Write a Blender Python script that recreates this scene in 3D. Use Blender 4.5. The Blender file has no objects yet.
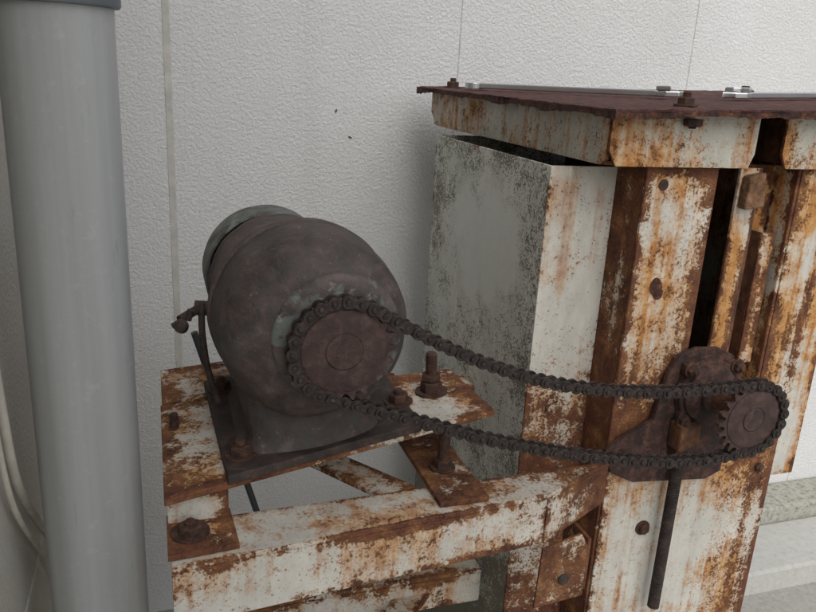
import bpy, bmesh, math, random
from mathutils import Vector, Matrix, noise as mnoise
random.seed(4)
scene=bpy.context.scene
# ------------------------------------------------------------------ nodes
def new_mat(name):
    m=bpy.data.materials.new(name); m.use_nodes=True
    nt=m.node_tree; b=nt.nodes["Principled BSDF"]
    return m,nt,b
def L(nt,a,b): nt.links.new(a,b)
def put(nt,sock,v):
    if isinstance(v,bpy.types.NodeSocket): L(nt,v,sock)
    else:
        if sock.type=='RGBA' and len(v)==3: v=(*v,1)
        sock.default_value=v
def mth(nt,op,a,b=0.0,clamp=False):
    n=nt.nodes.new('ShaderNodeMath'); n.operation=op; n.use_clamp=clamp
    put(nt,n.inputs[0],a); put(nt,n.inputs[1],b); return n.outputs[0]
def add(nt,*a):
    r=a[0]
    for x in a[1:]: r=mth(nt,'ADD',r,x)
    return r
def sub(nt,a,b): return mth(nt,'SUBTRACT',a,b)
def mul(nt,a,b): return mth(nt,'MULTIPLY',a,b)
def pos(nt): return nt.nodes.new('ShaderNodeNewGeometry').outputs['Position']
def vscale(nt,v,s):
    n=nt.nodes.new('ShaderNodeVectorMath'); n.operation='MULTIPLY'
    put(nt,n.inputs[0],v); n.inputs[1].default_value=s; return n.outputs[0]
def noi(nt,v,scale,detail=4,rough=.6,dist=0):
    n=nt.nodes.new('ShaderNodeTexNoise'); L(nt,v,n.inputs['Vector'])
    n.inputs['Scale'].default_value=scale; n.inputs['Detail'].default_value=detail
    n.inputs['Roughness'].default_value=rough; n.inputs['Distortion'].default_value=dist
    return n.outputs['Fac']
def mr(nt,v,a,b,c=0.0,d=1.0):
    n=nt.nodes.new('ShaderNodeMapRange'); put(nt,n.inputs[0],v)
    for i,x in enumerate((a,b,c,d)): n.inputs[i+1].default_value=x
    return n.outputs[0]
def mix(nt,f,a,b):
    n=nt.nodes.new('ShaderNodeMix'); n.data_type='RGBA'
    put(nt,n.inputs[0],f); put(nt,n.inputs[6],a); put(nt,n.inputs[7],b); return n.outputs[2]
def ramp(nt,f,stops):
    n=nt.nodes.new('ShaderNodeValToRGB'); L(nt,f,n.inputs[0]); e=n.color_ramp.elements
    while len(e)<len(stops): e.new(.5)
    for i,(p,c) in enumerate(stops):
        e[i].position=p; e[i].color=(*c,1)
    return n.outputs[0]
def bump(nt,b,h,strength=.5,dist=.002):
    n=nt.nodes.new('ShaderNodeBump'); L(nt,h,n.inputs['Height'])
    n.inputs['Strength'].default_value=strength; n.inputs['Distance'].default_value=dist
    L(nt,n.outputs[0],b.inputs['Normal'])
def sep(nt,v):
    n=nt.nodes.new('ShaderNodeSeparateXYZ'); L(nt,v,n.inputs[0]); return n.outputs
def edge_dist(nt):
    s=[]
    for u in ('ea','eb'):
        n=nt.nodes.new('ShaderNodeUVMap'); n.uv_map=u; q=sep(nt,n.outputs[0]); s+= [q[0],q[1]]
    return mth(nt,'MINIMUM',mth(nt,'MINIMUM',s[0],s[1]),mth(nt,'MINIMUM',s[2],s[3]))

def rust_paint(name,bias=-.15,edge_k=.3,edge_w=.018,streak=.3,paint=(.68,.66,.59),
               speck=0.3,grads=(),grime=.15,patch=None,stain=.4,seed=0.0,lowgrime=None,dirty=.74):
    m,nt,b=new_mat(name); P0=pos(nt)
    xyz=sep(nt,P0)
    n_=nt.nodes.new('ShaderNodeVectorMath'); n_.operation='ADD'; L(nt,P0,n_.inputs[0]); n_.inputs[1].default_value=(seed,seed*.7,seed*1.3); P=n_.outputs[0]
    n1=noi(nt,P,7,4,.6,.4); n2=noi(nt,P,46,5,.70,.2); n4=noi(nt,P,210,4,.72)
    st=noi(nt,vscale(nt,P,(42,42,2.2)),1,5,.66)
    d=edge_dist(nt)
    e=mr(nt,d,0,edge_w,1,0); e=mul(nt,e,mr(nt,n2,.3,.65,.45,1.1)); e=mul(nt,e,mr(nt,n1,.35,.6,.35,1.1))
    v=add(nt,mul(nt,sub(nt,n1,.5),.62),mul(nt,sub(nt,n2,.5),.60),mul(nt,sub(nt,n4,.5),.60),
          mul(nt,sub(nt,st,.5),streak),mul(nt,e,edge_k),bias)
    for (ax,a,c,k) in grads: v=add(nt,v,mr(nt,xyz[ax],a,c,0,k))
    mask=mr(nt,v,-.02,.055); halo=mr(nt,v,-.20,.03); halo=mul(nt,halo,halo)
    n3=add(nt,mul(nt,noi(nt,P,24,4,.7,.5),.70),mul(nt,n4,.30))
    rc=ramp(nt,n3,[(.36,(.034,.018,.013)),(.44,(.100,.043,.024)),(.52,(.190,.082,.036)),(.63,(.37,.18,.070))])
    g1=noi(nt,vscale(nt,P,(1,1,.4)),18,5,.7)
    pc=mix(nt,mr(nt,g1,.36,.72,0,1),paint,tuple(x*(dirty-.2*grime) for x in paint))
    sn=noi(nt,vscale(nt,P,(34,34,1.3)),1,5,.66,.3)
    sa=mr(nt,add(nt,sn,mul(nt,sub(nt,n1,.5),.8),mul(nt,v,.45)),.50-.12*stain,.74-.14*stain,0,min(1,.45+stain*.5))
    sc=ramp(nt,add(nt,mul(nt,n2,.5),mul(nt,sn,.5)),[(.36,(.64,.45,.26)),(.48,(.56,.29,.095)),(.57,(.41,.175,.050)),(.68,(.20,.080,.034))])
    pc=mix(nt,mul(nt,sa,1.0 if stain>0 else 0.0),pc,sc)
    pc=mix(nt,mul(nt,halo,.7),pc,(.47,.23,.085))
    if grime>0:
        sp=noi(nt,P,300,3,.7); ar=noi(nt,P,15,4,.65)
        q=add(nt,sp,mul(nt,sub(nt,ar,.5),.62),mul(nt,sub(nt,n2,.5),.45))
        if lowgrime: q=add(nt,q,mr(nt,xyz[2],lowgrime[0],lowgrime[1],0,lowgrime[2]))
        q=add(nt,q,mul(nt,mr(nt,d,0,.07,1,0),.07*grime))
        t=.70-.165*grime
        gm=mul(nt,mr(nt,q,t,t+.05),min(.9,grime*1.2))
        if patch:
            (cy,cz,ry,rz)=patch
            a=mth(nt,'POWER',mth(nt,'DIVIDE',sub(nt,xyz[1],cy),ry),2.0)
            c=mth(nt,'POWER',mth(nt,'DIVIDE',sub(nt,xyz[2],cz),rz),2.0)
            r=add(nt,a,c,mul(nt,sub(nt,noi(nt,P,13,5,.65),.5),3.2))
            clean=mr(nt,r,.6,1.3,1,0)
            gm=mul(nt,gm,mr(nt,clean,0,1,1,.04))
            pc=mix(nt,mul(nt,clean,.75),pc,(.72,.72,.68))
        pc=mix(nt,gm,pc,(.13,.12,.080))
    col=mix(nt,mask,pc,rc)
    if speck>0:
        s2=mr(nt,add(nt,noi(nt,P,300,3,.62),mul(nt,v,.42)),.545,.60)
        col=mix(nt,mul(nt,s2,min(1,speck)),col,(.165,.062,.040))
    L(nt,col,b.inputs['Base Color'])
    L(nt,mr(nt,mask,0,1,.55,.9),b.inputs['Roughness'])
    b.inputs['Specular IOR Level'].default_value=.3
    h=add(nt,mul(nt,mask,.5),mul(nt,n4,mr(nt,mask,0,1,.2,1.8)),mul(nt,n2,.3))
    bump(nt,b,h,.65,.002)
    return m

def rust_metal(name,stops,scale=40,rough=.8,metal=0.0,bs=.6,extra=None,bd=.0015):
    m,nt,b=new_mat(name); P=pos(nt)
    n=noi(nt,P,scale,6,.72,.3)
    c=ramp(nt,n,stops)
    if extra:
        for (sc,a,bb,colr,k) in extra:
            c=mix(nt,mul(nt,mr(nt,noi(nt,P,sc,5,.68,.4),a,bb),k),c,colr)
    L(nt,c,b.inputs['Base Color']); b.inputs['Metallic'].default_value=metal
    L(nt,mr(nt,n,.3,.7,rough-.15,rough+.1),b.inputs['Roughness'])
    h=add(nt,noi(nt,P,scale*6,3,.7),mul(nt,n,.8))
    bump(nt,b,h,bs,bd)
    return m
def plain(name,col,rough=.5,metal=0,var=.12,scale=30,bs=.15):
    m,nt,b=new_mat(name); P=pos(nt); n=noi(nt,P,scale,4,.6)
    L(nt,mix(nt,mr(nt,n,.35,.65),tuple(c*(1-var) for c in col),tuple(c*(1+var) for c in col)),b.inputs['Base Color'])
    b.inputs['Roughness'].default_value=rough; b.inputs['Metallic'].default_value=metal
    bump(nt,b,noi(nt,P,scale*5,3,.6),bs,.001); return m

# ------------------------------------------------------------------ mesh helpers
def empty(name):
    o=bpy.data.objects.new(name,None); scene.collection.objects.link(o); o.empty_display_size=.05; return o
def finish(name,bm,mat,parent=None,bev=0,smooth=False,seg=2):
    me=bpy.data.meshes.new(name); bm.to_mesh(me); bm.free()
    o=bpy.data.objects.new(name,me); scene.collection.objects.link(o)
    if mat: me.materials.append(mat)
    if parent: o.parent=parent
    if bev:
        md=o.modifiers.new('b','BEVEL'); md.width=bev; md.segments=seg; md.limit_method='ANGLE'; md.angle_limit=.6
    if smooth:
        for p in me.polygons: p.use_smooth=True
        try:
            bpy.context.view_layer.objects.active=o; o.select_set(True)
            bpy.ops.object.shade_smooth_by_angle(angle=math.radians(smooth if smooth>1 else 35)); o.select_set(False)
        except Exception: pass
    return o
def edge_uv(bm):
    A=bm.loops.layers.uv.new('ea'); B=bm.loops.layers.uv.new('eb')
    for f in bm.faces:
        ls=list(f.loops)
        if len(ls)!=4:
            for l in ls: l[A].uv=(.1,.1); l[B].uv=(.1,.1)
            continue
        w=((ls[1].vert.co-ls[0].vert.co).length+(ls[2].vert.co-ls[3].vert.co).length)/2
        h=((ls[2].vert.co-ls[1].vert.co).length+(ls[3].vert.co-ls[0].vert.co).length)/2
        for l,(u,v) in zip(ls,((0,0),(w,0),(w,h),(0,h))):
            l[A].uv=(u,v); l[B].uv=(w-u,h-v)
def hexa(name,bot,top,mat,parent=None,bev=.0012):
    bm=bmesh.new(); v=[bm.verts.new(p) for p in list(bot)+list(top)]
    for f in ((3,2,1,0),(4,5,6,7),(0,1,5,4),(1,2,6,5),(2,3,7,6),(3,0,4,7)): bm.faces.new([v[i] for i in f])
    bmesh.ops.recalc_face_normals(bm,faces=bm.faces); edge_uv(bm)
    return finish(name,bm,mat,parent,bev)
def box(name,x0,x1,y0,y1,z0,z1,mat,parent=None,bev=.0012):
    q=[(x0,y0),(x1,y0),(x1,y1),(x0,y1)]
    return hexa(name,[(a,b,z0) for a,b in q],[(a,b,z1) for a,b in q],mat,parent,bev)
def prism(name,poly,axis,a0,a1,mat,parent=None,bev=.001,M=None):
    bm=bmesh.new()
    def P(p,a): return (p[0],a,p[1]) if axis=='y' else ((p[0],p[1],a) if axis=='z' else (a,p[0],p[1]))
    A=[bm.verts.new(P(p,a0)) for p in poly]; B=[bm.verts.new(P(p,a1)) for p in poly]
    bm.faces.new(A); bm.faces.new(B[::-1])
    n=len(poly)
    for i in range(n): bm.faces.new((A[i],B[i],B[(i+1)%n],A[(i+1)%n]))
    if M: bmesh.ops.transform(bm,matrix=M,verts=bm.verts)
    bmesh.ops.recalc_face_normals(bm,faces=bm.faces); edge_uv(bm)
    return finish(name,bm,mat,parent,bev)
def frame_for(d):
    d=Vector(d).normalized(); u=Vector((0,0,1)) if abs(d.z)<.9 else Vector((1,0,0))
    a=u.cross(d).normalized(); b=d.cross(a); return a,b,d
def lathe_bm(bm,prof,c,axis,seg=48,wob=0):
    a,b,d=frame_for(axis); c=Vector(c); rings=[]
    for r,h in prof:
        if r<1e-6: rings.append([bm.verts.new(c+d*h)])
        else:
            R=[]
            for i in range(seg):
                t=2*math.pi*i/seg
                p=c+d*h+(a*math.cos(t)+b*math.sin(t))*r
                if wob:
                    k=mnoise.noise(p*30)*wob; p=p+(a*math.cos(t)+b*math.sin(t))*k
                R.append(bm.verts.new(p))
            rings.append(R)
    for A,B in zip(rings[:-1],rings[1:]):
        if len(A)==1 and len(B)==1: continue
        for i in range(seg):
            j=(i+1)%seg
            if len(A)==1: bm.faces.new((A[0],B[j],B[i]))
            elif len(B)==1: bm.faces.new((A[i],A[j],B[0]))
            else: bm.faces.new((A[i],A[j],B[j],B[i]))
def lathe(name,prof,c,axis,mat,parent=None,seg=48,wob=0,ang=35):
    bm=bmesh.new(); lathe_bm(bm,prof,c,axis,seg,wob)
    bmesh.ops.recalc_face_normals(bm,faces=bm.faces)
    return finish(name,bm,mat,parent,0,ang)
def fastener(name,c,axis,mat,parent,r=.011,h=.010,washer=.017,stud=.012,rod=.006):
    bm=bmesh.new(); z=0
    if washer: lathe_bm(bm,[(0,0),(washer,0),(washer,.0025),(0,.0026)],c,axis,28,.0006); z=.0025
    a,b,d=frame_for(axis); c=Vector(c); o=random.random()
    lo=[];hi=[];tp=[]
    for i in range(6):
        t=math.pi/3*i+o; q=a*math.cos(t)+b*math.sin(t)
        lo.append(bm.verts.new(c+d*z+q*r)); hi.append(bm.verts.new(c+d*(z+h*.82)+q*r)); tp.append(bm.verts.new(c+d*(z+h)+q*r*.84))
    for i in range(6):
        j=(i+1)%6
        bm.faces.new((lo[i],lo[j],hi[j],hi[i])); bm.faces.new((hi[i],hi[j],tp[j],tp[i]))
    bm.faces.new(tp); bm.faces.new(lo[::-1])
    if stud:
        pr=[(0,z+h-.001)]; n=max(3,int(stud/.0024)); s=z+h-.001
        for k in range(n):
            pr+= [(rod,s+stud*k/n),(rod*.76,s+stud*(k+.5)/n)]
        pr+=[(rod*.8,s+stud),(0,s+stud)]
        lathe_bm(bm,pr,c,axis,18)
    bmesh.ops.recalc_face_normals(bm,faces=bm.faces)
    return finish(name,bm,mat,parent,.0005)
def tube(name,pts,r,mat,parent=None,res=6):
    cu=bpy.data.curves.new(name,'CURVE'); cu.dimensions='3D'; cu.bevel_depth=r; cu.bevel_resolution=res; cu.use_fill_caps=True
    sp=cu.splines.new('NURBS'); sp.points.add(len(pts)-1)
    for p,q in zip(sp.points,pts): p.co=(*q,1)
    sp.use_endpoint_u=True; sp.order_u=min(4,len(pts)); cu.resolution_u=10
    o=bpy.data.objects.new(name,cu); scene.collection.objects.link(o); cu.materials.append(mat)
    if parent: o.parent=parent
    return o

# ------------------------------------------------------------------ materials
def stucco(name,c0,c1,bs):
    m,nt,b=new_mat(name); P=pos(nt)
    c=mix(nt,mr(nt,noi(nt,P,2.2,4,.6),.35,.68),c0,c1)
    c=mix(nt,mul(nt,mr(nt,noi(nt,vscale(nt,P,(9,9,.7)),1,4,.6),.55,.75),.22),c,tuple(x*.75 for x in c1))
    L(nt,c,b.inputs['Base Color']); b.inputs['Roughness'].default_value=.78; b.inputs['Specular IOR Level'].default_value=.25
    h=add(nt,mr(nt,noi(nt,P,150,2,.5,.6),.36,.64),mul(nt,noi(nt,P,420,2,.6),.35))
    bump(nt,b,h,bs,.0025); return m
M_wallm=stucco('stucco_panel',(.745,.745,.74),(.69,.69,.68),.5)
M_side=stucco('stucco_side',(.57,.54,.48),(.48,.455,.40),.45)
M_caulk=plain('joint_sealant',(.56,.545,.50),.7)
def conc(name,c0,c1,cm,k):
    m,nt,b=new_mat(name); P=pos(nt)
    c=mix(nt,mr(nt,noi(nt,P,40,6,.75),.35,.65),c0,c1)
    c=mix(nt,mul(nt,mr(nt,noi(nt,P,60,6,.75),.48,.66),k),c,cm)
    L(nt,c,b.inputs['Base Color']); b.inputs['Roughness'].default_value=.92
    bump(nt,b,noi(nt,P,140,4,.7),.6,.002); return m
M_conc=conc('concrete',(.36,.355,.33),(.43,.42,.39),(.20,.20,.16),.5)
M_curb=conc('curb_concrete',(.55,.545,.52),(.49,.485,.455),(.33,.33,.27),.4)
M_moss=conc('dirty_ledge',(.46,.45,.40),(.36,.36,.30),(.15,.16,.10),.95)
M_pvc,nt,b=new_mat('grey_pvc'); P=pos(nt)
c=mix(nt,mr(nt,noi(nt,vscale(nt,P,(40,40,1.2)),1,5,.6),.35,.7),(.40,.41,.405),(.325,.334,.33))
c=mix(nt,mul(nt,mr(nt,noi(nt,P,60,5,.7),.58,.70),.35),c,(.50,.50,.48))
c=mix(nt,mul(nt,mr(nt,noi(nt,vscale(nt,P,(55,55,9)),1,5,.7),.60,.72),.4),c,(.23,.23,.20))
L(nt,c,b.inputs['Base Color']); b.inputs['Roughness'].default_value=.5; bump(nt,b,noi(nt,P,200,3,.6),.12,.001)
M_pvcd=plain('pvc_socket',(.15,.17,.19),.5)
M_cable=plain('beige_cable',(.50,.47,.40),.6)
M_dcable=plain('dark_cable',(.06,.065,.07),.6)
M_paint=rust_paint('rusty_white_paint',-.12,.30,.018,.2,stain=.7,seed=3)
M_plate=rust_paint('rusty_base_plate',-.03,.32,.034,.1,grime=.1,stain=1.1,seed=1.3,speck=.6)
M_beam=rust_paint('rusty_beam_paint',-.155,.30,.013,.1,speck=.7,grads=((0,.12,.44,.24),),stain=.65,seed=2.1)
M_colF=rust_paint('rusty_column_paint',-.15,.34,.016,.45,speck=.8,grads=((2,1.04,.92,.24),(2,1.20,1.30,.10),(0,.515,.577,.18)),grime=.1,stain=1.35,seed=5)
M_colR=rust_paint('rusty_column_streaked',-.09,.30,.014,.75,speck=.6,grime=.1,stain=2.0,seed=6)
M_colS=rust_paint('rusty_column_flange',.13,.2,.02,.5,speck=.6,grime=.1,stain=1.2)
M_low=rust_paint('rusty_column_lower',-.20,.24,.012,.45,speck=.9,grads=((0,.60,.75,.18),(0,.51,.46,.12)),grime=.1,stain=1.35,seed=4)
M_cabS=rust_paint('weathered_cabinet_paint',-.30,.20,.010,.1,paint=(.70,.70,.64),grime=.93,speck=.2,patch=(.40,1.12,.15,.11),stain=0,lowgrime=(.80,.36,.28),seed=0,dirty=.92)
M_cabF=rust_paint('cabinet_front_paint',-.26,.12,.010,.25,speck=1.0,grads=((2,1.10,.80,.32),),grime=.1,stain=.45)
M_topb=rust_paint('rusty_top_beam',-.09,.32,.016,.25,grime=.5,stain=1.1,seed=7,paint=(.62,.60,.52),speck=.6)
M_bar=rust_paint('rusty_bar_paint',.11,.3,.02,.3,grime=.1)
R3=[(.34,(.026,.014,.011)),(.46,(.078,.034,.020)),(.57,(.145,.064,.032)),(.70,(.27,.125,.052))]
M_rust=rust_metal('rust_brown',R3,35)
M_rustdark=rust_metal('rust_dark_flaky',[(.34,(.014,.008,.008)),(.47,(.050,.021,.015)),(.58,(.12,.046,.026)),(.70,(.25,.11,.045))],70,.9,bs=1,bd=.003)
M_bolt=rust_metal('rusty_bolt',[(.34,(.022,.013,.010)),(.5,(.065,.030,.020)),(.68,(.14,.065,.038))],90)
M_plateTop=rust_metal('flaking_rust',[(.34,(.030,.014,.013)),(.48,(.080,.030,.026)),(.58,(.125,.050,.040)),(.7,(.22,.11,.08))],38,.88,bs=1.0,bd=.004)
M_redplate=rust_metal('red_oxide',[(.36,(.022,.013,.011)),(.5,(.060,.029,.023)),(.64,(.145,.070,.050))],60,.85,bs=1)
M_cleat=rust_paint('rusty_cleat',.05,.3,.02,.2,grime=.1,speck=.6,stain=.9,seed=8)
M_tan=rust_metal('tan_rust',[(.34,(.07,.032,.017)),(.5,(.19,.095,.045)),(.68,(.33,.21,.12))],75,.88,bs=.9)
M_motor=rust_metal('motor_old_paint',[(.34,(.036,.028,.026)),(.48,(.072,.051,.045)),(.58,(.102,.071,.062)),(.70,(.16,.118,.10))],34,.68,.0,.8,
     extra=((11,.56,.68,(.068,.072,.066),.5),(40,.62,.72,(.15,.16,.148),.45),(75,.64,.72,(.26,.26,.23),.5)))
M_mfront=rust_metal('motor_front_paint',[(.34,(.032,.026,.024)),(.5,(.066,.048,.043)),(.66,(.112,.080,.070))],38,.68,.0,.8,
     extra=((12,.54,.66,(.062,.071,.066),.55),(38,.61,.71,(.125,.145,.132),.5),(80,.63,.71,(.27,.27,.24),.5)))
M_boss=rust_metal('boss_chipped_paint',[(.34,(.040,.032,.030)),(.5,(.085,.065,.058)),(.66,(.13,.105,.092))],38,.66,.0,.7,
     extra=((26,.50,.58,(.16,.19,.175),.65),(60,.59,.67,(.33,.34,.30),.6)))
M_fan=rust_metal('fan_cover_paint',[(.34,(.06,.064,.056)),(.5,(.125,.138,.125)),(.66,(.24,.26,.235))],34,.6,
     extra=((16,.53,.61,(.06,.040,.032),.85),))
M_foot=rust_metal('foot_dark',[(.34,(.020,.015,.014)),(.5,(.046,.032,.028)),(.66,(.10,.064,.050))],50,.78,bs=.9)
M_chain=rust_metal('chain_oily_rust',[(.32,(.018,.014,.013)),(.5,(.040,.030,.027)),(.66,(.090,.066,.057))],130,.5,.45,.4)
M_sprk=rust_metal('sprocket_rust',[(.33,(.036,.022,.020)),(.5,(.066,.037,.032)),(.66,(.11,.068,.057))],70,.74,.1,.8)
M_black=plain('interior_shade_black',(.02,.02,.02),.9)  # shade inside the tower, put into the colour
M_steel=plain('chrome_steel',(.62,.63,.64),.28,.9,.05)
M_greym=plain('grey_casting',(.22,.22,.21),.7)

# ------------------------------------------------------------------ walls, ground
GZ=.05
bm=bmesh.new(); bmesh.ops.create_grid(bm,x_segments=2,y_segments=2,size=30); bmesh.ops.translate(bm,verts=bm.verts,vec=(0,0,GZ))
finish('ground',bm,M_conc)
W=empty('exterior_wall')
WY=.933
joints=[-.37,-.157,.486,1.122,1.76,2.40,3.04,3.68,4.32]
for i in range(len(joints)-1):
    g0=.006 if i==1 else .0010; g1=.006 if i==0 else .0010
    box('wall_panel',joints[i]+g0,joints[i+1]-g1,WY,WY+.05,GZ-.02,3.6,M_wallm,W,.002)
box('joint_backing',-.36,4.3,WY+.0025,WY+.04,GZ,3.59,M_caulk,W,0)
box('joint_bead',-.1645,-.1495,WY-.0015,WY+.002,GZ,3.58,M_caulk,W,.0015)
for (x,z,a) in ((.234,1.248,.5),(.20,1.305,1.9)):
    bm=bmesh.new(); bmesh.ops.create_icosphere(bm,subdivisions=1,radius=.0035,matrix=Matrix.Translation((x,WY-.002,z))@Matrix.Rotation(a,4,'Y')@Matrix.Diagonal((1.5,.5,.6,1)))
    finish('wall_debris',bm,M_dcable,W)
S=empty('exterior_wall')
box('side_wall_upper',-.45,-.3738,-2.2,WY-.001,.72,3.6,M_side,S,.003)
box('side_wall_lower',-.45,-.3738,-2.2,WY-.001,GZ-.02,.712,M_side,S,.003)
box('side_joint_backing',-.449,-.378,-2.19,WY-.01,.711,.721,M_caulk,S,0)
C=empty('concrete_curb')
box('curb_block',.62,3.6,.80,WY-.002,GZ-.01,.170,M_moss,C,.008)
box('curb_face',.62,3.6,.60,.7985,GZ-.01,.120,M_curb,C,.008)

# ------------------------------------------------------------------ drain pipe
D=empty('drain_pipe')
lathe('pipe',[(.057,0),(.057,2.6)],(-.283,.113,GZ),(0,0,1),M_pvc,D,96)
lathe('pipe_socket',[(.0572,0),(.0625,.0006),(.0640,.003),(.0640,.12),(.0572,.122)],(-.283,.113,1.444),(0,0,1),M_pvcd,D,96)
lathe('pipe_strap',[(.0572,0),(.0590,.0),(.0590,.03),(.0572,.03)],(-.283,.113,.30),(0,0,1),M_pvcd,D,64)
K=empty('electrical_cable')
tube('cable_run',[(-.362,.015,2.0),(-.362,.02,1.5),(-.364,.03,1.2),(-.362,.058,1.039),(-.362,.075,.95),(-.362,.115,.885),(-.362,.20,.80),(-.362,.36,.645),(-.362,.55,.50),(-.362,.7,.2)],.0055,M_cable,K)
tube('cable_run_thin',[(-.364,-.01,2.0),(-.364,-.01,1.3),(-.364,.02,1.05),(-.364,.045,.95),(-.364,.08,.88),(-.364,.19,.77),(-.364,.33,.62),(-.364,.5,.3)],.0035,M_cable,K)
K2=empty('grey_conduit')
tube('conduit',[(-.14,.5,.95),(-.0515,.5,.636),(.0255,.5,.367),(.11,.5,.07)],.006,M_dcable,K2)

# ------------------------------------------------------------------ chain + sprockets
PT=.015875
c1=(0.0,1.094); R1=PT/(2*math.sin(math.pi/23)); c2=(.603,.950); R2=PT/(2*math.sin(math.pi/21))
def arc(c,R,a0,a1,n=80): return [(c[0]+R*math.cos(math.radians(a0+(a1-a0)*i/n)),c[1]+R*math.sin(math.radians(a0+(a1-a0)*i/n))) for i in range(n+1)]
def catmull(p,n=30):
    out=[]
    for i in range(1,len(p)-2):
        p0,p1,p2,p3=[Vector(q) for q in p[i-1:i+3]]
        for k in range(n):
            t=k/n
            out.append(tuple(.5*((2*p1)+(p2-p0)*t+(2*p0-5*p1+4*p2-p3)*t*t+(3*p1-p0-3*p2+p3)*t**3)))
    return out
A1=arc(c1,R1,180,61); A2=arc(c2,R2,95,-97,120); A3=arc(c1,R1,-109.5,-180)
top=[A1[-6],A1[-1],(.104,1.1015),(.1708,1.0685),(.2555,1.037),(.3452,1.0165),(.4396,1.0055),(.5044,1.003),A2[0],A2[5]]
bot=[A2[-6],A2[-1],(.53,.8925),(.4583,.8985),(.3595,.9165),(.2667,.9395),(.1796,.966),(.0982,.9955),A3[0],A3[6]]
path=A1[:-1]+catmull(top)+A2[:-1]+catmull(bot)+A3
cum=[0]
for p,q in zip(path[:-1],path[1:]): cum.append(cum[-1]+math.dist(p,q))
Lc=cum[-1]; n=2*round(Lc/PT/2); jp=[]
k=0
for i in range(n):
    s=Lc*i/n
    while cum[k+1]<s: k+=1
    f=(s-cum[k])/max(1e-9,cum[k+1]-cum[k]); jp.append((path[k][0]+(path[k+1][0]-path[k][0])*f,path[k][1]+(path[k+1][1]-path[k][1])*f))
bm=bmesh.new()
def link_plate(bm,a,b,y0,y1,rad,waist):
    ax=Vector((b[0]-a[0],b[1]-a[1])); l=ax.length; ax/=l; ay=Vector((-ax.y,ax.x))
    pts=[(l+rad*math.cos(math.radians(t)),rad*math.sin(math.radians(t))) for t in range(-110,111,22)]
    pts+=[(l/2,waist)]
    pts+=[(rad*math.cos(math.radians(t)),rad*math.sin(math.radians(t))) for t in range(70,291,22)]
    pts+=[(l/2,-waist)]
    V=[]
    for y in (y0,y1): V.append([bm.verts.new((a[0]+ax.x*u+ay.x*v,y,a[1]+ax.y*u+ay.y*v)) for u,v in pts])
    bm.faces.new(V[0]); bm.faces.new(V[1][::-1]); m=len(pts)
    for i in range(m): bm.faces.new((V[0][i],V[1][i],V[1][(i+1)%m],V[0][(i+1)%m]))
for i in range(n):
    a,b_=jp[i],jp[(i+1)%n]
    if i%2==0:
        for s in (-1,1): link_plate(bm,a,b_,s*.0068+random.uniform(-.0002,.0002),s*.0087,.0076,.0044)
    else:
        for s in (-1,1): link_plate(bm,a,b_,s*.0047,s*.0066,.0078,.0048)
    lathe_bm(bm,[(0,-.0110),(.0026,-.0109),(.0033,-.0100),(.0033,.0100),(.0026,.0109),(0,.0110)],(a[0],0,a[1]),(0,1,0),12)
    lathe_bm(bm,[(.0052,-.0046),(.0052,.0046)],(a[0],0,a[1]),(0,1,0),14)
bmesh.ops.recalc_face_normals(bm,faces=bm.faces)
finish('roller_chain',bm,M_chain,None,.0004,seg=1)
def sprocket(c,R,N,phase,face,hub):
    E=empty('chain_sprocket')
    prof=[(-.5,.0042),(-.42,.0040),(-.33,.0012),(-.25,-.0025),(-.15,-.0049),(0,-.0056),(.15,-.0049),(.25,-.0025),(.33,.0012),(.42,.0040)]
    pts=[]
    for k in range(N):
        for f,dr in prof:
            t=phase+2*math.pi*(k+f)/N; pts.append((c[0]+(R+dr)*math.cos(t),c[1]+(R+dr)*math.sin(t)))
    prism('toothed_disc',pts,'y',-.0040,.0040,M_sprk,E,.0007)
    lathe('hub_face',[(0,0),(hub-.0006,0),(hub,.0006),(hub,.0018),(hub+.0016,.0020),(hub+.0018,.0012),(face-.002,.0012),(face,.002),(face,.006)],(c[0],-.0072,c[1]),(0,1,0),M_sprk,E,56)
    lathe('shaft_end',[(0,0),(.0014,.0002),(.0020,.0012),(.0100,.0012),(.0104,.0009),(.0104,.004)],(c[0],-.0080,c[1]),(0,1,0),M_sprk,E,40)
    box('key',c[0]-.003,c[0]+.003,-.0079,-.004,c[1]+.009,c[1]+.015,M_foot,E,.0004)
    return E
sprocket(c1,R1,23,math.pi,.0490,.0210)
j=min(range(n),key=lambda i:abs(math.atan2(jp[i][1]-c2[1],jp[i][0]-c2[0])) if jp[i][0]>.55 else 9)
E2=sprocket(c2,R2,21,math.atan2(jp[j][1]-c2[1],jp[j][0]-c2[0]),.0440,.0175)
lathe('shaft',[(0,0),(.014,0),(.014,.17),(0,.17)],(c2[0],.004,c2[1]),(0,1,0),M_rust,E2,32)
lathe('hub',[(.0,0),(.028,0),(.030,.002),(.030,.028),(.0,.03)],(c2[0],.0042,c2[1]),(0,1,0),M_rust,E2,32)

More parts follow.
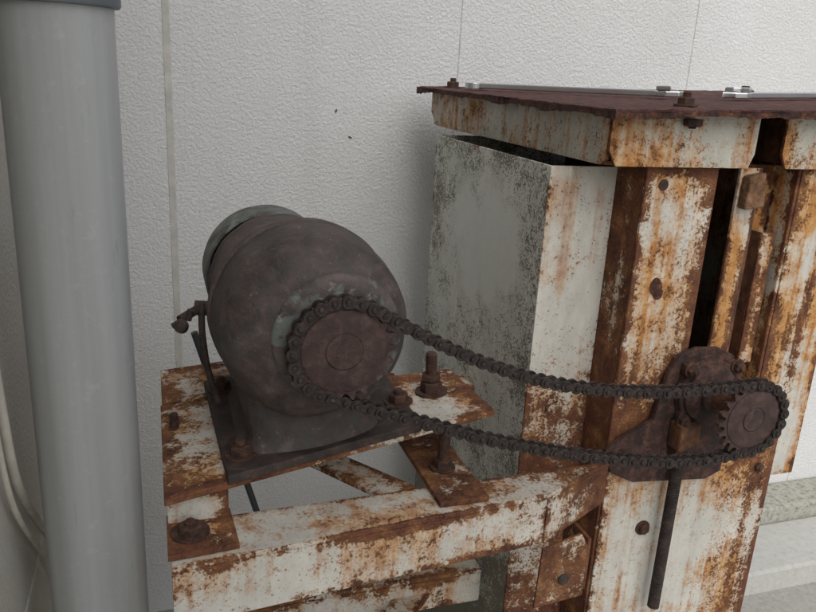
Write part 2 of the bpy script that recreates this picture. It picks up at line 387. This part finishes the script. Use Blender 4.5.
# ------------------------------------------------------------------ motor
G=empty('electric_gearmotor')
ax=(-.017,0,1.096)
lathe('gearbox_housing',[(0,.026),(.060,.026),(.076,.030),(.090,.036),(.103,.047),(.112,.063),(.1165,.084),(.1180,.11),(.1180,.140),(.1165,.143)],ax,(0,1,0),M_mfront,G,96,.0026,50)
lathe('gearbox_flange',[(.112,.1425),(.1185,.143),(.1198,.1445),(.1198,.151),(.1185,.1525),(.1150,.154),(.1180,.1555),(.1170,.1640),(.109,.167)],(-.019,0,1.097),(0,1,0),M_motor,G,96,.0012,50)
axb=(-.027,0,1.097)
lathe('motor_body',[(.109,.1655),(.106,.173),(.1025,.190),(.1005,.225),(.0985,.277),(.0995,.279),(.0995,.289),(.0965,.292),(.088,.307),(.084,.320),(.080,.41)],axb,(0,1,0),M_motor,G,96,.0020,50)
lathe('fan_cover',[(.0930,.334),(.0955,.331),(.0980,.334),(.0980,.400),(.094,.413),(.082,.422),(0,.425),(0,.422),(.082,.419),(.091,.411),(.0935,.400),(.0930,.334)],(-.031,0,1.091),(0,1,0),M_fan,G,96,.0010,40)
lathe('output_boss',[(0,.010),(.054,.010),(.0565,.011),(.0575,.014),(.0585,.022),(.0735,.0225),(.0770,.026),(.0785,.040),(.0790,.06)],(0,0,1.099),(0,1,0),M_boss,G,80,.0014,50)
lathe('output_shaft',[(0,-.0076),(.0098,-.0076),(.0098,.03)],(0,0,1.094),(0,1,0),M_sprk,G,32)
def zb(x): return .928+.09*x
FT=.013
fp=[(-.127,.035),(.131,.078),(.131,.335),(-.135,.335)]
hexa('foot_plate',[(x,y,zb(x)+.0005) for x,y in fp],[(x,y,zb(x)+FT) for x,y in fp],M_foot,G,.002)
bm=bmesh.new()
secs=[(0,.094,.070,.325),(.008,.084,.074,.318),(.022,.080,.078,.31),(.050,.088,.082,.30),(.11,.098,.084,.29)]
rings=[]
for hgt,hx,y0,y1 in secs:
    R=[]
    for (sx,yy) in ((-1,y0+.018),(-.85,y0+.004),(-.4,y0-.004),(0,y0-.006),(.4,y0),(.85,y0+.014),(1,y0+.032),(1,.15),(1,.24),(1,y1),(0,y1),(-1,y1),(-1,.24),(-1,.13)):
        x=-.014+sx*hx
        R.append(bm.verts.new((x,yy,zb(x)+FT-.001+hgt)))
    rings.append(R)
for A,B in zip(rings[:-1],rings[1:]):
    for i in range(len(A)): bm.faces.new((A[i],A[(i+1)%len(A)],B[(i+1)%len(A)],B[i]))
bmesh.ops.recalc_face_normals(bm,faces=bm.faces)
o=finish('pedestal',bm,M_mfront,G,0,179); md=o.modifiers.new('s','SUBSURF'); md.levels=2; md.render_levels=2
for (x,y) in ((-.106,.083),(.120,.150),(-.112,.29),(.116,.30)):
    fastener('foot_nut',(x,y,zb(x)+FT),(-.09,0,1),M_bolt,G,.0140,.012,.0205,.007,.007)
lathe('cable_gland',[(0,0),(.013,0),(.013,.012),(.010,.013),(.010,.03),(.0,.031)],(-.120,.235,1.075),(-1,0,.1),M_foot,G,20)
tube('gland_lever',[(-.142,.235,1.078),(-.158,.225,1.072),(-.170,.215,1.068)],.0062,M_foot,G)
bm=bmesh.new()
lathe_bm(bm,[(0,0),(.008,.001),(.0100,.006),(.008,.012),(0,.014)],(-.166,.208,1.062),(-.4,-.8,.1),18,.002)
lathe_bm(bm,[(0,0),(.004,.001),(.0045,.016),(0,.017)],(-.160,.215,1.066),(.3,0,1),12,.001)
lathe_bm(bm,[(0,0),(.004,.001),(.0045,.016),(0,.017)],(-.166,.208,1.070),(-1,0,-.6),12,.001)
bmesh.ops.recalc_face_normals(bm,faces=bm.faces); finish('lever_knob',bm,M_foot,G,0,40)
tube('motor_lead',[(-.140,.23,1.085),(-.143,.22,1.06),(-.141,.21,1.03),(-.136,.20,.99),(-.124,.19,.955)],.0045,M_foot,G)

# ------------------------------------------------------------------ support frame
F=empty('steel_motor_frame')
def slab(name,poly,th,mat):
    return hexa(name,[(x,y,zb(x)-th) for x,y in poly],[(x,y,zb(x)) for x,y in poly],mat,F,.0015)
slab('base_plate',[(-.200,.031),(.2475,.100),(.240,.262),(-.2,.297)],.009,M_plate)
slab('base_plate_rear',[(-.198,.301),(.02,.300),(.02,.435),(-.198,.435)],.010,M_plate)
hexa('spacer_left',[(-.197,.055,.862),(-.125,.055,.862),(-.125,.43,.862),(-.197,.43,.862)],[(-.197,.055,.900),(-.125,.055,.906),(-.125,.43,.906),(-.197,.43,.900)],M_paint,F)
zt=.855
hexa('beam_top_flange',[(-.195,-.0225,zt-.007),(.300,.0205,zt-.007),(.440,.085,zt-.007),(-.198,.068,zt-.007)],
     [(-.195,-.0225,zt),(.300,.0205,zt),(.440,.085,zt),(-.198,.068,zt)],M_beam,F)
hexa('beam_web',[(-.195,-.0220,zt-.082),(.300,.0210,zt-.078),(.300,.0270,zt-.078),(-.195,-.016,zt-.082)],
     [(-.195,-.0220,zt-.0075),(.300,.0210,zt-.0075),(.300,.0270,zt-.0075),(-.195,-.016,zt-.0075)],M_beam,F)
hexa('beam_end_web',[(.302,.0215,.775),(.437,.084,.785),(.437,.089,.785),(.302,.0265,.775)],
     [(.302,.0215,zt-.0075),(.437,.084,zt-.0075),(.437,.089,zt-.0075),(.302,.0265,zt-.0075)],M_beam,F)
hexa('end_cleat',[(-.1985,-.012,zt+.001),(-.118,-.005,zt+.001),(-.122,.075,zt+.001),(-.1985,.075,zt+.001)],
     [(-.1985,-.012,zt+.008),(-.118,-.005,zt+.008),(-.122,.075,zt+.008),(-.1985,.075,zt+.008)],M_plate,F)
fastener('cleat_nut',(-.172,.030,zt+.008),(0,0,1),M_bolt,F,.0145,.010,.023,.006,.007)
box('cross_bar_right',.142,.212,.022,.46,zt+.001,zt+.009,M_bar,F)
box('cross_bar_rib',.206,.212,.03,.46,zt-.05,zt+.0005,M_bar,F)
hexa('diagonal_brace',[(-.03,.245,.838),(.012,.270,.838),(.135,.100,.838),(.085,.078,.838)],[(-.03,.245,.845),(.012,.270,.845),(.135,.100,.845),(.085,.078,.845)],M_paint,F)
box('rear_beam',-.198,.44,.39,.45,zt-.012,zt-.001,M_paint,F)
box('lower_beam',-.195,.34,.28,.345,.535,.543,M_paint,F)
box('lower_beam_web',-.195,.34,.28,.287,.475,.534,M_paint,F)
hexa('lower_brace',[(.06,.15,.50),(.12,.15,.50),(.26,.30,.50),(.19,.30,.50)],[(.06,.15,.51),(.12,.15,.51),(.26,.30,.51),(.19,.30,.51)],M_paint,F)
for (x,y) in ((-.195,-.015),(-.195,.40)):
    box('leg',x,x+.06,y,y+.006,GZ,zt-.085,M_paint,F); box('leg_flange',x,x+.006,y+.007,y+.06,GZ,zt-.085,M_paint,F)
prism('hanging_cleat',[(.296,.672),(.374,.680),(.372,.765),(.360,.786),(.300,.770)],'y',.016,.0205,M_cleat,F,.001)
box('cleat_lip',.3725,.378,.017,.085,.69,.775,M_cleat,F)
lathe('cleat_hole_disc',[(0,.000),(.006,.0),(.0085,.0012),(.0085,.004)],(.338,.0125,.715),(0,1,0),M_foot,F,24)  # dark disc standing in for the darkness of the open hole
lathe('stud_washer',[(0,0),(.024,0),(.024,.003),(0,.003)],(.184,.190,zb(.184)),(-.09,0,1),M_bolt,F,32)
fastener('stud_nut',(.184,.190,zb(.184)+.003),(-.06,0,1),M_bolt,F,.0165,.016,.0,.045,.0090)
fastener('stud_locknut',(.1825,.190,zb(.184)+.021),(-.06,0,1),M_bolt,F,.0150,.009,0,0,.008)
fastener('stud_low',(.176,.105,.866),(0,0,1),M_bolt,F,.013,.012,.018,.055,.0088)
fastener('edge_stud',(-.183,.212,zb(-.183)),(0,0,1),M_bolt,F,.0075,.004,.0,.020,.0065)

# ------------------------------------------------------------------ rusty tower
T=empty('rusty_steel_tower')
ZT=1.2808
box('cabinet_side',.3454,.3494,.197,.6686,GZ,ZT,M_cabS,T,.001)
box('cabinet_front',.3454,.4560,.192,.1960,GZ,ZT,M_cabF,T,.001)
box('cabinet_back',.350,.95,.664,.668,GZ,ZT,M_cabS,T,.001)
box('column_front',.4565,.5768,.1201,.1265,GZ,1.2906,M_colF,T,.0015)
box('column_flange',.4565,.4625,.127,.2035,GZ,1.2906,M_colS,T,.0015)
box('column_flange_right',.5708,.5768,.127,.2035,GZ,1.2906,M_rust,T,.0015)
box('column_strip',.6159,.6500,.1201,.1265,GZ,1.2906,M_colR,T,.0015)
box('column_strip_return',.6500,.6560,.1215,.172,GZ,1.2906,M_rust,T,.0015)
box('column_web',.6565,.7230,.1665,.172,GZ,1.2906,M_colR,T,.0015)
box('column_outer_return',.7235,.7290,.1215,.172,GZ,1.2906,M_colR,T,.0015)
box('column_outer_face',.7295,.7915,.1201,.1265,GZ,1.2906,M_colR,T,.0015)
box('column_outer_side',.7860,.7915,.127,.40,GZ,1.2906,M_colR,T,.0015)
box('side_sheet',.7925,.842,.1215,.1245,.765,1.2906,M_colR,T,.001)
box('right_closure',.84,.845,.20,.66,GZ,1.28,M_colR,T,.001)
box('small_angle',.690,.716,.1350,.1390,.975,1.19,M_low,T,.001)
box('small_angle_leg',.690,.694,.1395,.165,.975,1.19,M_rust,T,.001)
hexa('corner_block',[(.6175,.100,1.232),(.650,.098,1.236),(.650,.1190,1.236),(.6175,.1190,1.232)],[(.619,.102,1.280),(.648,.104,1.286),(.648,.1190,1.286),(.619,.1190,1.280)],M_tan,T,.003)
box('lower_cross_plate',.577,.6155,.128,.134,GZ,.86,M_low,T,.001)
box('lower_face_plate',.4600,.7885,.1150,.1192,GZ,.868,M_low,T,.001)
lathe('inner_roller',[(0,0),(.03,0),(.03,.34),(0,.34)],(.62,.33,.80),(0,0,1),M_greym,T,32)
box('gap_shade_sheet',.50,.83,.42,.424,GZ,1.27,M_black,T,0)  # added black sheet, paints the interior shade seen through the column gap
def chan_x(name,x0,x1,y,cut0,cut1):
    prism(name,[(x0+cut0,1.2916),(x1-cut1,1.2916),(x1,1.312),(x1,1.3595+.03*(x1-.36)-.002),(x0,1.3595+.03*(x0-.36)-.002),(x0,1.312)],'y',y,y+.006,M_topb,T,.0012)
chan_x('top_front_beam',.3800,.619,.103,.012,.008)
chan_x('top_front_beam_b',.668,1.05,.103,.010,.01)
prism('top_side_beam',[(.1095,1.300),(.125,1.2916),(.77,1.2916),(.803,1.318),(.803,1.358),(.1095,1.358)],'x',.3795,.3855,M_topb,T,.0012)
box('top_side_lip',.386,.43,.12,.80,1.2918,1.2975,M_topb,T)
box('top_inner_beam',.60,.606,.11,.80,1.295,1.362,M_rust,T)
box('top_inner_beam_b',.70,.706,.11,.80,1.295,1.362,M_rust,T)
box('top_back_beam',.387,1.04,.795,.80,1.295,1.36,M_rust,T)
def plate_layer(name,mat,upper):
    bm=bmesh.new(); NX,NY=170,170; x0,x1,y0,y1=.3579,1.20,.0659,.8464; g=[];h=[]
    for i in range(NX+1):
        r1=[];r2=[]
        fx=(i/NX)**1.4; x=x0+(x1-x0)*fx
        for jj in range(NY+1):
            fy=(jj/NY)**1.4; y=y0+(y1-y0)*fy
            nx=mnoise.fractal(Vector((x*13,y*13,1)),.5,2.7,5); ny=mnoise.fractal(Vector((x*13,y*13,7)),.5,2.7,5)
            xx=x+(nx*.004 if i==0 else 0); yy=y+(ny*.004 if jj==0 else 0)
            z=1.3675+.03*(x-.358); rough=mnoise.fractal(Vector((x*60,y*60,3)),.8,2,4)*.0012
            edge=min(x-x0,y-y0); ef=max(0,1-edge/.014)
            dn=mnoise.fractal(Vector((x*9,y*9,9)),.5,2.9,5)
            droop=(.001+.005*max(0,dn+.3))*ef
            if upper: r1.append(bm.verts.new((xx,yy,z+.001+rough-.0015*ef))); r2.append(bm.verts.new((xx,yy,z-.003)))
            else:
                xx+=.0015*(1 if i==0 else 0)*mnoise.noise(Vector((x*90,y*90,5)))
                r1.append(bm.verts.new((xx,yy,z-.0032))); r2.append(bm.verts.new((xx,yy,z-.0075-droop-abs(rough))))
        g.append(r1);h.append(r2)
    for i in range(NX):
        for jj in range(NY):
            bm.faces.new((g[i][jj],g[i+1][jj],g[i+1][jj+1],g[i][jj+1])); bm.faces.new((h[i][jj],h[i][jj+1],h[i+1][jj+1],h[i+1][jj]))
    for i in range(NX):
        bm.faces.new((g[i][0],h[i][0],h[i+1][0],g[i+1][0])); bm.faces.new((g[i][NY],g[i+1][NY],h[i+1][NY],h[i][NY]))
    for jj in range(NY):
        bm.faces.new((g[0][jj],g[0][jj+1],h[0][jj+1],h[0][jj])); bm.faces.new((g[NX][jj],h[NX][jj],h[NX][jj+1],g[NX][jj+1]))
    bmesh.ops.recalc_face_normals(bm,faces=bm.faces); finish(name,bm,mat,T)
plate_layer('top_plate',M_plateTop,True); plate_layer('top_plate_scale',M_rustdark,False)
zp=lambda x:1.3692+.03*(x-.358)
for (x,y,r) in ((.401,.74,.013),(.498,.115,.0120),(.93,.50,.017)):
    fastener('plate_bolt',(x,y,zp(x)),(0,0,1),M_bolt,T,r,.010,r*1.35,.008,r*.55)
fastener('plate_bolt_under',(.498,.094,1.358),(0,0,-1),M_bolt,T,.0125,.010,.0,.004,.006)
fastener('column_bolt',(.541,.1150,.705),(0,-1,0),M_bolt,T,.0095,.007,.013,.0,.005)
fastener('column_bolt',(.757,.1150,.79),(0,-1,0),M_bolt,T,.0085,.006,.0,.004,.005)
lathe('column_hole',[(0,-.0006),(.008,-.0006),(.0085,.001)],(.4855,.1198,1.265),(0,1,0),M_bolt,T,20)
for (x,z,s) in ((.499,1.115,.010),(.498,1.122,.007),(.505,1.105,.007)):
    lathe('rust_scab',[(0,-.0025),(s*.6,-.002),(s,-.0005),(s,.001)],(x,.1198,z),(0,1,0),M_rustdark,T,16,.004)

# ------------------------------------------------------------------ bearing
B=empty('bearing_housing')
prism('bearing_plate',[(.442,.862),(.456,.822),(.50,.800),(.640,.788),(.668,.800),(.668,.975),(.650,1.004),(.62,1.018),(.58,1.020),(.55,1.010),(.534,.980),(.520,.905),(.47,.880)],'y',.1035,.1125,M_redplate,B,.0015)
lathe('bearing_body',[(0,0),(.024,0),(.026,.002),(.026,.008),(.040,.012),(.046,.016),(.048,.022),(.048,.036)],(c2[0],.067,c2[1]),(0,1,0),M_redplate,B,48,.0006)
prism('bearing_flange',[(c2[0]+math.cos(t)*r,c2[1]+math.sin(t)*r) for t,r in [(math.radians(a),(.070 if a%90==45 else .054)) for a in range(0,360,15)]],'y',.088,.103,M_redplate,B,.003)
for a in (45,135,225,315):
    fastener('bearing_nut',(c2[0]+.060*math.cos(math.radians(a)),.088,c2[1]+.060*math.sin(math.radians(a))),(0,-1,0),M_bolt,B,.009,.008,.012,.006,.005)
fastener('plate_nut',(.472,.1035,.850),(0,-1,0),M_bolt,B,.010,.008,.013,.006,.005)
Q=empty('threaded_tension_rod')
pr=[(0,0)]; nn=72
for k in range(nn): pr+=[(.0098,.30*k/nn),(.0098,.30*(k+.2)/nn),(.0070,.30*(k+.5)/nn),(.0070,.30*(k+.65)/nn)]
pr+=[(0,.30)]
lathe('threaded_rod',pr,(.567,.088,.567),(0,0,1),M_foot,Q,20,0,20)
box('rod_block',.550,.586,.072,.1025,.862,.905,M_rust,Q,.003)
fastener('rod_nut',(.567,.088,.862),(0,0,-1),M_bolt,Q,.0165,.014,.0,0,.009)

# ------------------------------------------------------------------ tools on top
def wrench(p0,p1,w,head,z0):
    E=empty('wrench'); p0=Vector(p0);p1=Vector(p1);d=p1-p0;Ln=d.length;ang=math.atan2(d.y,d.x)
    pts=[(-.0,-w*.7),(Ln*.15,-w),(Ln-head*1.1,-w*.8),(Ln-head*.7,-head*.75),(Ln-.1*head,-head),(Ln+head*.9,-head*.65),(Ln+head*.2,-head*.28),(Ln-.2*head,0),
         (Ln+head*.2,head*.28),(Ln+head*1.0,head*.5),(Ln+head*.1,head),(Ln-head*.8,head*.7),(Ln-head*1.2,w*.8),(Ln*.15,w),(0,w*.7)]
    zz=z0+.03*(p0.x-.358)
    M=Matrix.Translation((p0.x,p0.y,zz))@Matrix.Rotation(-math.atan(.03),4,'Y')@Matrix.Rotation(ang,4,'Z')
    prism('wrench_body',pts,'z',.001,.011,M_steel,E,.002,M)
    prism('wrench_jaw',[(Ln-head*.9,-head*.8),(Ln+head*.3,-head*.95),(Ln+head*.1,-head*.3),(Ln-head*.4,0),(Ln-head*.2,head*.8),(Ln-head*.9,head*.6)],'z',.0112,.019,M_steel,E,.002,M)
    bm=bmesh.new()
    lathe_bm(bm,[(w*.9,0),(w*1.9,0),(w*1.9,.0115),(w*.9,.0115),(w*.9,0)],(-w*1.5,0,0),(0,0,1),28)
    bmesh.ops.transform(bm,matrix=M,verts=bm.verts); bmesh.ops.recalc_face_normals(bm,faces=bm.faces)
    finish('ring_end',bm,M_steel,E,.001)
wrench((.41,.62),(.63,.33),.009,.022,1.3715)
wrench((.97,.36),(.74,.30),.010,.022,1.3715)

# ------------------------------------------------------------------ camera, light
f=Vector((.3110,.9032,-.2957)).normalized(); r=Vector((.9494,-.3097,.0525)); r=(r-f*r.dot(f)).normalized(); u=r.cross(f)
cam=bpy.data.cameras.new('Camera'); co=bpy.data.objects.new('Camera',cam); scene.collection.objects.link(co)
Mx=Matrix((( r.x,u.x,-f.x,-.1955),(r.y,u.y,-f.y,-.7847),(r.z,u.z,-f.z,1.4),(0,0,0,1))); co.matrix_world=Mx
cam.lens=33.53; cam.sensor_width=36; cam.clip_start=.02; cam.clip_end=200; scene.camera=co
el=math.radians(48); rot=math.radians(194)
S_=Vector((math.sin(rot)*math.cos(el),math.cos(rot)*math.cos(el),math.sin(el)))
sl=bpy.data.lights.new('sun','SUN'); sl.energy=1.2; sl.angle=math.radians(70); sl.color=(1,.985,.965)
so=bpy.data.objects.new('sun',sl); scene.collection.objects.link(so); so.rotation_euler=S_.to_track_quat('Z','Y').to_euler()
w=bpy.data.worlds.new("World"); scene.world=w; w.use_nodes=True; nt=w.node_tree
bg=nt.nodes['Background']; sky=nt.nodes.new('ShaderNodeTexSky'); sky.sky_type='NISHITA'; sky.sun_disc=False
sky.sun_elevation=el; sky.sun_rotation=rot; sky.dust_density=3
hs=nt.nodes.new('ShaderNodeHueSaturation'); hs.inputs['Saturation'].default_value=.26
nt.links.new(sky.outputs[0],hs.inputs['Color']); nt.links.new(hs.outputs[0],bg.inputs[0]); bg.inputs[1].default_value=.15
scene.view_settings.view_transform='Standard'; scene.view_settings.look='None'; scene.view_settings.exposure=0
